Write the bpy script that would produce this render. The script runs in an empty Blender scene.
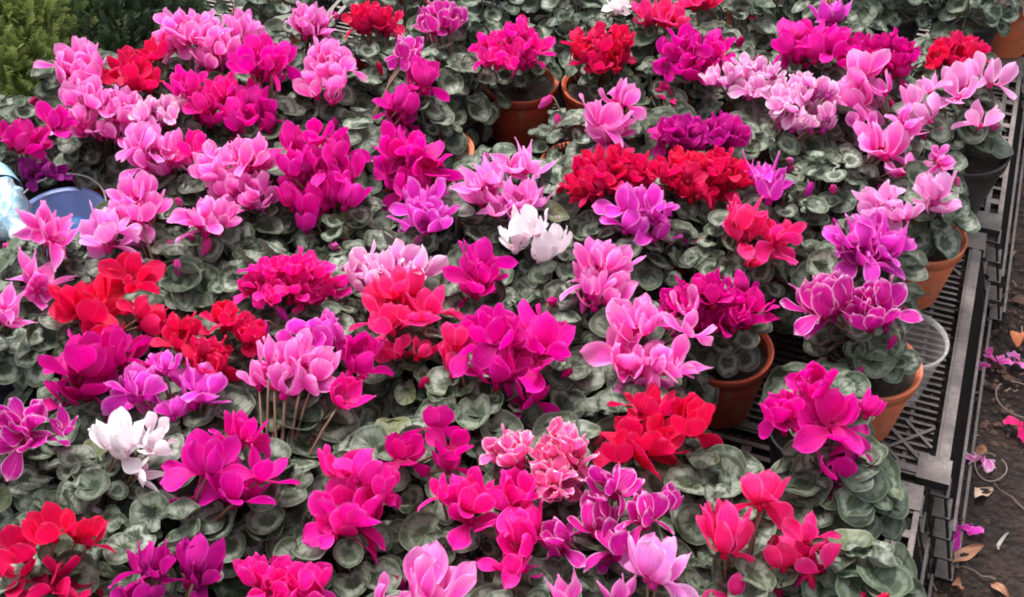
import bpy, math, random
import numpy as np
from mathutils import Vector, Matrix, Euler
R = math.radians
# ------------------------------------------------------------------ camera, world, sun, exposure
SC = bpy.context.scene
C = SC.collection
CAMZ, PITCH, F, CX, CY = 1.40, R(43), 1300.0, 512.0, 298.5
cam_d = bpy.data.cameras.new('camera'); cam = bpy.data.objects.new('camera', cam_d); C.objects.link(cam)
cam.location = (0, 0, CAMZ); cam.rotation_euler = (math.pi/2-PITCH, 0, 0)
cam_d.sensor_width = 36; cam_d.lens = 36*F/1024; cam_d.clip_start = .02; cam_d.clip_end = 200
SC.camera = cam
W = bpy.data.worlds.new('World'); SC.world = W; W.use_nodes = True
wn = W.node_tree; bg = wn.nodes['Background']
sky = wn.nodes.new('ShaderNodeTexSky'); sky.sky_type = 'NISHITA'; sky.sun_disc = False
SUN_EL, SUN_AZ = R(62), R(-25)          # azimuth from +Y towards +X
sky.sun_elevation = SUN_EL; sky.sun_rotation = SUN_AZ; sky.dust_density = 5; sky.air_density = 1.0
hs = wn.nodes.new('ShaderNodeHueSaturation'); hs.inputs['Saturation'].default_value = .22   # overcast: the cloud layer greys the sky
wn.links.new(sky.outputs[0], hs.inputs['Color']); wn.links.new(hs.outputs[0], bg.inputs[0])
bg.inputs[1].default_value = .15
sd = bpy.data.lights.new('sun', 'SUN'); sd.energy = 1.5; sd.angle = R(14); sd.color = (1, .96, .92)
sun = bpy.data.objects.new('sun', sd); C.objects.link(sun)
dv = Vector((math.sin(SUN_AZ)*math.cos(SUN_EL), math.cos(SUN_AZ)*math.cos(SUN_EL), math.sin(SUN_EL)))
sun.rotation_euler = dv.to_track_quat('Z', 'Y').to_euler()
SC.view_settings.view_transform = 'Standard'; SC.view_settings.look = 'None'
SC.view_settings.gamma = 1; SC.view_settings.use_curve_mapping = False
SC.view_settings.exposure = 1.15
SC.cycles.filter_width = 1.9
SC.cycles.max_bounces = 6; SC.cycles.diffuse_bounces = 3; SC.cycles.transparent_max_bounces = 6

# ------------------------------------------------------------------ helpers
CR = (math.cos(PITCH), math.sin(PITCH))
def ray(px, py):
    a, b = (px-CX)/F, (CY-py)/F
    return np.array([a, CR[0]+b*CR[1], -CR[1]+b*CR[0]])
def at(px, py, z):
    d = ray(px, py); t = (z-CAMZ)/d[2]
    return np.array([d[0]*t, d[1]*t, z])
def depth(p): return p[1]*CR[0]-(p[2]-CAMZ)*CR[1]
def lin(c):
    return tuple([((v/255)/12.92 if v/255 <= .04045 else ((v/255+.055)/1.055)**2.4) for v in c])+(1,)
def tag(o, label=None, cat=None, group=None, kind=None):
    if label: o['label'] = label
    if cat: o['category'] = cat
    if group: o['group'] = group
    if kind: o['kind'] = kind
    return o
def empty(name, loc, rz=0):
    o = bpy.data.objects.new(name, None); C.objects.link(o)
    o.location = tuple(loc); o.rotation_euler = (0, 0, rz); o.empty_display_size = .02
    return o
class MB:
    def __init__(s): s.v = []; s.f = []; s.a = {}; s.n = 0
    def add(s, v, f, **attrs):
        v = np.asarray(v, float); s.v.append(v)
        s.f += [tuple(i+s.n for i in q) for q in f]
        for k, val in attrs.items():
            s.a.setdefault(k, []).append((s.n, np.broadcast_to(np.asarray(val, float), (len(v),))))
        s.n += len(v)
    def box(s, c, size, m=None):
        x, y, z = [k/2 for k in size]
        v = np.array([(i*x, j*y, k*z) for i in (-1, 1) for j in (-1, 1) for k in (-1, 1)])
        if m is not None: v = v@np.asarray(m).T
        s.add(v+np.asarray(c), [(0,1,3,2),(4,6,7,5),(0,4,5,1),(2,3,7,6),(0,2,6,4),(1,5,7,3)])
    def bar(s, a, b, w, t, up=(0,0,1)):
        a = np.asarray(a, float); b = np.asarray(b, float); d = b-a; L = np.linalg.norm(d); d /= L
        sx = np.cross(d, up); sx /= np.linalg.norm(sx)+1e-9; u = np.cross(sx, d)
        s.box((a+b)/2, (w, L, t), np.stack([sx, d, u], 1))
    def tube(s, pts, rad, seg=5, **at_):
        pts = np.asarray(pts, float); n = len(pts); rad = np.broadcast_to(rad, (n,))
        T = np.gradient(pts, axis=0); T /= np.linalg.norm(T, axis=1)[:, None]+1e-9
        up = np.array([.3, .9, .1]) if abs(T[0][2]) > .5 else np.array([0., 0, 1])
        vs = []
        for i in range(n):
            A = np.cross(T[i], up); A /= np.linalg.norm(A)+1e-9; B = np.cross(T[i], A)
            for k in range(seg):
                t = 2*math.pi*k/seg; vs.append(pts[i]+rad[i]*(A*math.cos(t)+B*math.sin(t)))
        f = [(i*seg+k, i*seg+(k+1)%seg, (i+1)*seg+(k+1)%seg, (i+1)*seg+k) for i in range(n-1) for k in range(seg)]
        f += [tuple(range(seg)), tuple(range((n-1)*seg, n*seg))]
        s.add(vs, f, **at_)
    def lathe(s, prof, seg=32, close=False, wob=None):
        vs = []; n = len(prof)
        for r, z in prof:
            for k in range(seg):
                t = 2*math.pi*k/seg; rr = r if wob is None else r*wob(t, z)
                vs.append((rr*math.cos(t), rr*math.sin(t), z))
        f = [(i*seg+k, i*seg+(k+1)%seg, (i+1)*seg+(k+1)%seg, (i+1)*seg+k) for i in range(n-1) for k in range(seg)]
        if close: f += [tuple(range(seg))]
        s.add(vs, f)
    def mesh(s, name, smooth=True):
        me = bpy.data.meshes.new(name)
        me.from_pydata(np.concatenate(s.v).tolist(), [], s.f)
        for k, parts in s.a.items():
            arr = np.zeros(s.n)
            for st, val in parts: arr[st:st+len(val)] = val
            at_ = me.attributes.new(k, 'FLOAT', 'POINT'); at_.data.foreach_set('value', arr.astype(np.float32))
        if smooth: me.polygons.foreach_set('use_smooth', [True]*len(me.polygons))
        me.update(); return me
    def build(s, name, mat, parent=None, smooth=True, world=False):
        me = s.mesh(name, smooth); me.materials.append(mat)
        o = bpy.data.objects.new(name, me); C.objects.link(o)
        if parent is not None: o.parent = parent
        return o
# ------------------------------------------------------------------ materials
class NT:
    def __init__(s, name):
        s.m = bpy.data.materials.new(name); s.m.use_nodes = True; s.t = s.m.node_tree
        s.p = s.t.nodes['Principled BSDF']; s.out = s.t.nodes['Material Output']
    def n(s, ty, **kw):
        o = s.t.nodes.new('ShaderNode'+ty)
        for k, v in kw.items(): setattr(o, k, v)
        return o
    def l(s, a, b): s.t.links.new(a, b)
    def inp(s, sock, v):
        if hasattr(v, 'is_output') or isinstance(v, bpy.types.NodeSocket): s.l(v, sock)
        else: sock.default_value = v
    def attr(s, k): return s.n('Attribute', attribute_name=k).outputs['Fac']
    def math(s, op, a, b=0.0, clamp=False):
        o = s.n('Math', operation=op, use_clamp=clamp); s.inp(o.inputs[0], a); s.inp(o.inputs[1], b); return o.outputs[0]
    def ss(s, x, a, b, lo=0., hi=1.):
        o = s.n('MapRange', interpolation_type='SMOOTHSTEP'); s.inp(o.inputs[0], x)
        o.inputs[1].default_value = a; o.inputs[2].default_value = b; o.inputs[3].default_value = lo; o.inputs[4].default_value = hi
        return o.outputs[0]
    def mix(s, f, a, b, bt='MIX'):
        o = s.n('Mix', data_type='RGBA', blend_type=bt); s.inp(o.inputs[0], f); s.inp(o.inputs[6], a); s.inp(o.inputs[7], b); return o.outputs[2]
    def noise(s, scale, detail=3, rough=.5, vec=None, out='Fac', dist=0):
        o = s.n('TexNoise'); o.inputs['Scale'].default_value = scale; o.inputs['Detail'].default_value = detail
        o.inputs['Roughness'].default_value = rough; o.inputs['Distortion'].default_value = dist
        if vec is not None: s.l(vec, o.inputs['Vector'])
        return o.outputs[out]
    def co(s, w='Object'): return s.n('TexCoord').outputs[w]
    def bump(s, h, strength=.3, dist=.002):
        o = s.n('Bump'); o.inputs['Strength'].default_value = strength; o.inputs['Distance'].default_value = dist
        s.l(h, o.inputs['Height']); s.l(o.outputs[0], s.p.inputs['Normal']); return o.outputs[0]
    def trans(s, col, f):
        t = s.n('BsdfTranslucent'); s.inp(t.inputs[0], col); mx = s.n('MixShader'); mx.inputs[0].default_value = f
        s.l(s.p.outputs[0], mx.inputs[1]); s.l(t.outputs[0], mx.inputs[2]); s.l(mx.outputs[0], s.out.inputs[0])

def petal_mat(name, base, mid, edge, ew=.25, ee=.5, tr=.44, vein=.5, hue=.492):
    t = NT(name); t.m.diffuse_color = lin(mid)
    pv, pu, rn = t.attr('pv'), t.attr('pu'), t.attr('rnd')
    au = t.math('ABSOLUTE', pu)
    c = t.mix(t.ss(pv, .02, .6), lin(base), lin(mid))
    e = t.math('MAXIMUM', au, t.math('MULTIPLY', pv, .99))
    nz = t.noise(90, 3, .6, t.co())
    e2 = t.math('ADD', e, t.math('MULTIPLY', t.math('SUBTRACT', nz, .5), .18))
    c = t.mix(t.math('MULTIPLY', t.ss(e2, 1-ew, 1.0), ee), c, lin(edge))
    # fine lengthwise veins
    cv = t.n('CombineXYZ'); t.l(t.math('MULTIPLY', pu, 9), cv.inputs[0]); t.l(t.math('MULTIPLY', pv, 1.5), cv.inputs[1]); t.l(t.math('MULTIPLY', rn, 50), cv.inputs[2])
    vn = t.noise(1.2, 3, .6, cv.outputs[0])
    c = t.mix(t.math('MULTIPLY', t.ss(vn, .5, .75), vein), c, lin(base))
    c = t.mix(t.math('MULTIPLY', t.ss(vn, .48, .25), .45*vein), c, lin(edge))
    h = t.n('HueSaturation'); t.l(c, h.inputs['Color'])
    oi = t.n('ObjectInfo').outputs['Random']
    t.l(t.math('ADD', hue, t.math('MULTIPLY', oi, .016)), h.inputs['Hue'])
    t.l(t.math('ADD', .84, t.math('ADD', t.math('MULTIPLY', oi, .15), t.math('MULTIPLY', rn, .22))), h.inputs['Value'])
    c = h.outputs[0]
    t.l(c, t.p.inputs['Base Color']); t.p.inputs['Roughness'].default_value = .55
    t.p.inputs['Specular IOR Level'].default_value = .25
    t.bump(t.math('ADD', vn, t.math('MULTIPLY', nz, .5)), .5, .0015)
    t.trans(c, tr)
    return t.m
PM = {
 'M': petal_mat('petal_magenta', (188,0,105), (228,0,158), (248,75,200)),
 'C': petal_mat('petal_crimson_magenta', (165,0,82), (210,0,136), (236,48,175)),
 'H': petal_mat('petal_hot_pink', (210,0,112), (242,12,156), (254,100,202)),
 'P': petal_mat('petal_pink', (222,20,145), (241,86,195), (254,184,234), .5, .8),
 'O': petal_mat('petal_orchid_pink', (205,12,158), (228,55,198), (250,165,235), .3, .7),
 'L': petal_mat('petal_light_pink', (226,50,160), (243,140,222), (254,210,245), .4, .7),
 'A': petal_mat('petal_pale_rose', (226,70,160), (243,152,218), (254,212,242), .4, .7),
 'R': petal_mat('petal_red', (175,0,38), (226,8,66), (248,60,110), hue=.484),
 'S': petal_mat('petal_rose', (212,0,80), (243,34,128), (253,105,175), .3, .6),
 'V': petal_mat('petal_violet', (150,0,105), (198,8,142), (222,60,185)),
 'E': petal_mat('petal_edged_violet', (178,0,112), (208,20,158), (248,185,232), .2, .95),
 'B': petal_mat('petal_edged_rose', (222,35,125), (243,100,178), (255,215,232), .25, .95),
 'F': petal_mat('petal_pale_lilac', (205,60,160), (236,140,206), (253,222,240), .5, .95),
 'W': petal_mat('petal_white', (240,205,220), (250,243,246), (255,255,255), .3, .6, .3, .1),
 'D': petal_mat('petal_dark_violet', (88,0,72), (128,8,112), (170,40,150)),
}
def leaf_mat():
    t = NT('leaf'); rho, ang, rn = t.attr('rho'), t.attr('ang'), t.attr('rnd')
    oi = t.n('ObjectInfo').outputs['Random']
    nz = t.noise(70, 4, .65, t.co()); nb = t.noise(28, 2, .5, t.co())
    dark = t.mix(rn, (.020, .036, .017, 1), (.056, .080, .042, 1))
    dark = t.mix(t.ss(nb, .45, .7), dark, (.060, .080, .052, 1))
    r2 = t.math('ADD', rho, t.math('MULTIPLY', t.math('SUBTRACT', nz, .5), 1.1))
    ring = t.math('MULTIPLY', t.ss(r2, .34, .5), t.ss(r2, .86, .66))
    # marbled silver with dark veins radiating from the stalk
    veins = t.math('ABSOLUTE', t.math('SINE', t.math('ADD', t.math('MULTIPLY', ang, 5.5), t.math('MULTIPLY', nz, 1.2))))
    ring = t.math('MULTIPLY', ring, t.ss(veins, .05, .5, .62, 1))
    amt = t.math('ADD', .22, t.math('MULTIPLY', t.math('FRACT', t.math('ADD', oi, rn)), .5))
    c = t.mix(t.math('MULTIPLY', ring, amt), dark, (.30, .335, .27, 1))
    c = t.mix(t.math('MULTIPLY', t.math('GREATER_THAN', rn, .985), t.ss(nb, .35, .6)), c, (.10, .12, .05, 1))   # a few yellowing leaves
    edge = t.math('MULTIPLY', t.ss(t.math('ADD', rho, t.math('MULTIPLY', t.math('SUBTRACT', nb, .5), .12)), .88, .99), .30)
    c = t.mix(edge, c, (.28, .30, .24, 1))
    under = t.n('NewGeometry').outputs['Backfacing']
    c = t.mix(t.math('MULTIPLY', under, .8), c, (.14, .135, .11, 1))
    t.l(c, t.p.inputs['Base Color']); t.p.inputs['Roughness'].default_value = .48; t.p.inputs['Specular IOR Level'].default_value = .4
    t.bump(t.math('ADD', t.math('MULTIPLY', veins, .4), nz), .45, .002)
    t.trans(c, .12)
    return t.m
LEAF = leaf_mat()
def simple(name, col, rough=.6, nscale=0, namt=.3, bump=0, spec=.5, col2=None, trans=0):
    t = NT(name); t.m.diffuse_color = (*col[:3], 1)
    c = (*col[:3], 1)
    if nscale:
        nz = t.noise(nscale, 5, .6, t.co()); c2 = (*col2[:3], 1) if col2 else tuple(k*.4 for k in col[:3])+(1,)
        c = t.mix(t.math('MULTIPLY', t.ss(nz, .35, .7), namt), c, c2)
        t.l(c, t.p.inputs['Base Color'])
        if bump: t.bump(nz, bump, .002)
    else: t.p.inputs['Base Color'].default_value = c
    t.p.inputs['Roughness'].default_value = rough; t.p.inputs['Specular IOR Level'].default_value = spec
    if trans: t.trans(c, trans)
    return t.m
STEM = simple('stem', (.16, .07, .05), .5, 60, .6, col2=(.10, .12, .05))
def clay_plastic(name, a, b):
    t = NT(name); co = t.co(); t.m.diffuse_color = lin(a)
    n1 = t.noise(22, 5, .65, co); n2 = t.noise(160, 4, .7, co)
    mp = t.n('Mapping'); mp.inputs['Scale'].default_value = (60, 60, 6); t.l(co, mp.inputs[0]); n3 = t.noise(1, 4, .6, mp.outputs[0])
    c = t.mix(t.math('MULTIPLY', t.ss(n1, .38, .68), .7), lin(a), lin(b))
    c = t.mix(t.math('MULTIPLY', t.ss(n3, .55, .72), .30), c, (.42, .34, .28, 1))      # lime streaks
    c = t.mix(t.math('MULTIPLY', t.ss(n2, .60, .68), .65), c, (.06, .035, .022, 1))    # soil splashes
    t.l(c, t.p.inputs['Base Color']); t.p.inputs['Roughness'].default_value = .55; t.bump(n2, .15, .0008); return t.m
TERRA = clay_plastic('terracotta_plastic', (196,88,56), (150,70,48))
ORANGE = clay_plastic('orange_plastic', (226,120,80), (188,100,70))
BLACKP = simple('black_plastic', (.022, .022, .024), .45, 20, .5, .1, col2=(.06, .055, .055))
NAVYP = simple('navy_plastic', (.02, .025, .06), .4, 20, .4, .1, col2=(.05, .05, .08))
PEAT = simple('peat', (.03, .02, .015), .95, 120, .7, 1, col2=(.07, .045, .035))
def crate_mat():
    t = NT('dusty_crate_plastic'); nz = t.noise(35, 5, .65, t.co()); n2 = t.noise(220, 3, .6, t.co())
    nn = t.n('NewGeometry').outputs['Normal']; sx = t.n('SeparateXYZ'); t.l(nn, sx.inputs[0])
    d = t.math('MULTIPLY', t.ss(sx.outputs[2], .35, .97, .05, 1), t.ss(nz, .25, .65, .45, 1))
    d = t.math('MULTIPLY', d, t.ss(n2, .2, .7, .6, 1))
    c = t.mix(d, (.012, .011, .012, 1), (.21, .17, .16, 1))       # settled dust on upward faces
    t.l(c, t.p.inputs['Base Color']); t.p.inputs['Roughness'].default_value = .6; t.bump(n2, .3, .001)
    return t.m
CRATE = crate_mat()

# ------------------------------------------------------------------ ground
def ground():
    t = NT('soil'); co = t.co()
    a = t.noise(14, 8, .7, co); b = t.noise(140, 4, .6, co)
    vo = t.n('TexVoronoi'); vo.inputs['Scale'].default_value = 75; t.l(co, vo.inputs['Vector'])
    c = t.mix(t.ss(a, .35, .7), (.017, .0085, .0055, 1), (.070, .034, .022, 1))
    c = t.mix(t.math('MULTIPLY', t.ss(vo.outputs['Distance'], .35, .1), .35), c, (.11, .07, .06, 1))
    c = t.mix(t.math('MULTIPLY', t.ss(b, .55, .75), .5), c, (.13, .085, .07, 1))
    t.l(c, t.p.inputs['Base Color']); t.p.inputs['Roughness'].default_value = .85
    hh = t.math('ADD', t.math('MULTIPLY', a, 2.), t.math('ADD', b, t.math('MULTIPLY', vo.outputs['Distance'], -1.)))
    t.bump(hh, 1, .03)
    mb = MB(); rs = np.random.RandomState(3)
    xs = np.concatenate([[-15, -6], np.linspace(-2.2, 2.2, 160), [6, 15]]); ys = np.concatenate([[-12, -4], np.linspace(-.3, 4.2, 160), [9, 20]])
    X, Y = np.meshgrid(xs, ys); Z = np.zeros_like(X)
    for _ in range(40):
        k = rs.uniform(4, 60); th = rs.uniform(0, 6.28); Z += np.sin(k*(X*math.cos(th)+Y*math.sin(th))+rs.uniform(0, 6.28))*.035/k
    Z = np.minimum(Z, .012); nx, ny = len(xs), len(ys)
    f = [(j*nx+i, j*nx+i+1, (j+1)*nx+i+1, (j+1)*nx+i) for j in range(ny-1) for i in range(nx-1)]
    mb.add(np.stack([X, Y, Z], -1).reshape(-1, 3), f)
    tag(mb.build('ground', t.m), kind='structure')
ground()
rng = np.random.RandomState(11); random.seed(4)
def litter():
    m1 = simple('soil_crumb', (.12, .066, .045), .9, 45, .9, .6, col2=(.03, .018, .014))
    mb = MB()
    oct_ = np.array([(1,0,0),(-1,0,0),(0,1,0),(0,-1,0),(0,0,1),(0,0,-1)], float)
    of = [(0,2,4),(2,1,4),(1,3,4),(3,0,4),(2,0,5),(1,2,5),(3,1,5),(0,3,5)]
    def scatter(n, x0, x1, y0, y1, s0, s1):
        for _ in range(n):
            px, py = rng.uniform(x0, x1), rng.uniform(y0, y1); p = at(px, py, 0)
            s = rng.uniform(s0, s1)*rng.choice([1, 1, 1.6]); v = oct_*s*rng.uniform(.5, 1.3, (6, 3)); v[:, 2] *= .6
            th = rng.uniform(0, 6.28); c_, s_ = math.cos(th), math.sin(th)
            mb.add(v@np.array([[c_, s_, 0], [-s_, c_, 0], [0, 0, 1]])+p+np.array([0, 0, s*.3+.003]), of)
    scatter(5200, 900, 1250, -60, 640, .0014, .0048); scatter(500, 900, 1250, -60, 640, .005, .009)
    scatter(500, 500, 700, 20, 220, .002, .005)
    tag(mb.build('soil_crumbs', m1, smooth=False), kind='stuff', label='loose crumbs and grit of dark soil along the crates', cat='soil crumbs')
    m2 = simple('straw_bits', (.30, .20, .14), .8, 40, .5, col2=(.16, .10, .07)); mb = MB()
    for _ in range(420):
        p = at(rng.uniform(930, 1250), rng.uniform(-60, 640), .006); th = rng.uniform(0, 6.28); L = rng.uniform(.003, .013)
        d = np.array([math.cos(th), math.sin(th), rng.uniform(-.1, .25)])*L
        mb.bar(p-d+[0, 0, .002], p+d+[0, 0, .002], rng.uniform(.0008, .0022), .0006)
    tag(mb.build('straw_litter', m2, smooth=False), kind='stuff', label='pale chips and straw bits lying on the soil', cat='straw litter')
litter()

# ------------------------------------------------------------------ crates (turned upside down, pots stand on them)
CL, CW, CH = .50, .36, .165
pa, pb = at(986, 240, CH), at(949, 486, CH)
yaw = math.atan2(pa[0]-pb[0], pa[1]-pb[1])
AX = np.array([math.sin(yaw), math.cos(yaw), 0]); NX = np.array([math.cos(yaw), -math.sin(yaw), 0])
def crate_parts(solid=False):
    hx, hy, z = CW/2, CL/2, CH
    fr = MB(); bw = .026
    def rail(a, b):
        a = np.array(a, float); b = np.array(b, float); d = b-a; L = np.linalg.norm(d); d /= L; s = np.array([-d[1], d[0], 0])
        if solid:
            fr.bar(a-s*.001, b-s*.001, .017, .010); fr.bar(a-s*.001+[0, 0, .002], b-s*.001+[0, 0, .002], .010, .010); return
        for o in (-.0095, .0095): fr.bar(a+s*o, b+s*o, .007, .012)
        n = int(L/.034)
        for i in range(n+1):
            p = a+d*(L*i/n) ; w = .012 if i % 2 else .006
            fr.bar(p-s*.0062-[0, 0, .001], p+s*.0062-[0, 0, .001], w, .010, (0, 0, 1))
    zc = z-.006; i_ = bw/2
    rail((hx-i_, -hy+bw+.014, zc), (hx-i_, hy-bw-.014, zc)); rail((-hx+i_, -hy+bw+.014, zc), (-hx+i_, hy-bw-.014, zc))
    rail((-hx+bw+.014, -hy+i_, zc), (hx-bw-.014, -hy+i_, zc)); rail((-hx+bw+.014, hy-i_, zc), (hx-bw-.014, hy-i_, zc))
    cps = []
    for sx in (-1, 1):
        for sy in (-1, 1):
            cp = MB(); cps.append(cp)
            cp.box((sx*(hx-.02), sy*(hy-.02), zc+.001), (.04, .04, .013))
            # ribbed corner leg, flaring outwards to the mouth
            for k in range(5):
                zz = z-.02-k*.033; o = (z-zz)*.12; ox = (z-zz)*(.27 if sx > 0 else .1)
                cp.box((sx*(hx-.012+ox), sy*(hy-.016+o), zz), (.022, .034, .003))
            for (dx, dy) in ((0, -.03), (-.026, 0), (0, 0)):
                cp.bar((sx*(hx-.002+dx), sy*(hy-.002+dy), z-.013), (sx*(hx+(.041 if sx > 0 else .014)+dx), sy*(hy+.018+dy), 0), .003, .003)
    fl = MB(); zf = z-.012
    for y in np.arange(-hy+bw, hy-bw, .0125): fl.box((0, y, zf), (CW-2*bw, .0042, .004))
    for x in np.linspace(-hx+bw+.03, hx-bw-.03, 6): fl.box((x, 0, zf-.0032), (.005, CL-2*bw, .005))
    for sx in (-1, 1):
        for sy in (-1, 1):
            a = np.array([sx*(hx-bw), sy*(hy-bw), zf+.0035])
            fl.bar(a, a+[-sx*.07, -sy*.07, 0], .005, .003); fl.bar(a+[-sx*.07, 0, 0], a+[0, -sy*.07, 0.0002], .004, .0028)
            fl.bar(a+[-sx*.035, 0, .0001], a+[-sx*.07, -sy*.035, .0001], .004, .0028); fl.bar(a+[0, -sy*.035, .0003], a+[-sx*.035, -sy*.07, .0003], .004, .0028)
    walls = []
    for (u, v, hu, hv) in (((1,0),(0,1),hx,hy), ((-1,0),(0,1),hx,hy), ((0,1),(1,0),hy,hx), ((0,-1),(1,0),hy,hx)):
        w = MB(); fl_ = .27 if u == (1, 0) else .1; u = np.array([*u, 0.]); v = np.array([*v, 0.])
        for s in np.arange(-hv+.042, hv-.04, .0105):
            w.bar(u*(hu-.003)+v*s+[0, 0, z-.013], u*(hu-.003+fl_*.142)+v*(s+.02*(fl_ > .2))+[0, 0, .012], .0017, .0024, tuple(u))
        for k, (zz, th) in enumerate(((z-.085, .0025), (.008, .010))):
            o = (z-zz)*fl_
            w.bar(u*(hu+o+.001)-v*(hv-.004)+[0, 0, zz], u*(hu+o+.001)+v*(hv-.004)+[0, 0, zz], .004, th)
        walls.append(w)
    return [('top_frame', fr), ('slatted_base', fl)]+[('corner_leg', c) for c in cps]+[('side_wall', w) for w in walls]
crate_meshes = [(n, m.mesh(n, False)) for n, m in crate_parts()]
crate_solid = [(n, m.mesh(n, False)) for n, m in crate_parts(True)]
for n, m in crate_meshes+crate_solid: m.materials.append(CRATE)
base_c = pb+AX*(CL/2)-NX*(CW/2)
seen = {(0, 0): 'black crate with an empty latticed corner beside the soil, second crate from the front',
        (0, -1): 'nearest black crate at the lower right, its slotted rail poking out under grey leaves',
        (0, 1): 'black crate under the light pink flowers at the right edge with a slotted dusty rail',
        (0, 2): 'farthest black crate at the top right corner beneath the orange pot'}
for i in range(0, 6):
    for j in range(-1, 4):
        c = base_c-NX*i*(CW+.036)-NX*(.055 if i else 0)+AX*j*(CL+.012)+NX*{-1: -.028, 1: .018, 2: .03}.get(j, 0)
        if i == 0 and j > 2: continue
        q = c.copy(); q[2] = 0
        if i > 0:
            pxx = CX+F*c[0]/max(.1, depth(c)); 
            if pxx < 60 or c[1] > 2.75 or c[1] < .45 or c[0] < -.62: continue
        e = empty('plastic_crate', q, -yaw)
        lab = seen.get((i, j))
        tag(e, lab or 'black plastic crate almost wholly hidden beneath the potted flowers', 'crate', 'black plastic crates under the flower pots')
        for n, m in (crate_solid if (i, j) == (0, 0) else crate_meshes):
            o = bpy.data.objects.new(n, m); C.objects.link(o); o.parent = e
BASE, RIM = CH+.002, CH+.002+.105

# ------------------------------------------------------------------ blooms
def petal(mb, phi, L, Wd, b0, b1, twist, cup, ruf, rfreq, seed, pointed=False, r0=.004, nu=6, nv=10):
    rs = np.random.RandomState(seed); Wd *= rs.uniform(.76, .98); twist *= 1.25
    v = 1-(1-np.linspace(0, 1, nv))**1.35; g = b0+(b1-b0)*np.minimum(1, v/.4)**.7+rs.uniform(-.25, .25)*v*v
    ds = np.diff(v)*L
    rr = r0+np.concatenate([[0], np.cumsum(np.sin(g[:-1])*ds)]); zz = np.concatenate([[0], np.cumsum(np.cos(g[:-1])*ds)])
    if pointed: w = Wd*(.22*(1-v)+1.25*np.sin(np.pi*v**.85)**.9*(1-.25*v)); w[-1] = Wd*.22
    else:
        vm = rs.uniform(.55, .68); lo = np.clip(v/vm, 0, 1)
        w = np.where(v < vm, Wd*(.30+.70*(lo*lo*(3-2*lo))), Wd*np.sqrt(np.maximum(0, 1-((v-vm)/(1.004-vm))**2)))
    u = np.linspace(-1, 1, nu+1)
    er = np.array([math.cos(phi), math.sin(phi), 0]); et = np.array([-math.sin(phi), math.cos(phi), 0]); ez = np.array([0, 0, 1.])
    vs = []; pu = []; pv = []
    p1, p2 = rs.uniform(0, 6.28, 2)
    for i in range(nv):
        c = er*rr[i]+ez*zz[i]; d = er*math.sin(g[i])+ez*math.cos(g[i]); n = er*math.cos(g[i])-ez*math.sin(g[i])
        a = twist*v[i]; t = et*math.cos(a)+n*math.sin(a); n2 = -et*math.sin(a)+n*math.cos(a)
        for uu in u:
            off = cup*uu*uu*w[i]+ruf*(uu*uu*.8+.2)*Wd*math.sin(rfreq*v[i]*3+p1+(2 if uu > 0 else 0))*v[i]
            off += ruf*Wd*.5*math.sin(rfreq*uu*2+p2)*v[i]**2
            lift = -(abs(uu)**2.4)*.05*L*v[i]**3
            vs.append(c+t*uu*w[i]+n2*off+d*lift); pu.append(uu); pv.append(v[i])
    m = nu+1
    f = [(i*m+k, i*m+k+1, (i+1)*m+k+1, (i+1)*m+k) for i in range(nv-1) for k in range(nu)]
    mb.add(vs, f, pu=pu, pv=pv, rnd=rs.uniform())
FORMS = {}
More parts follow.
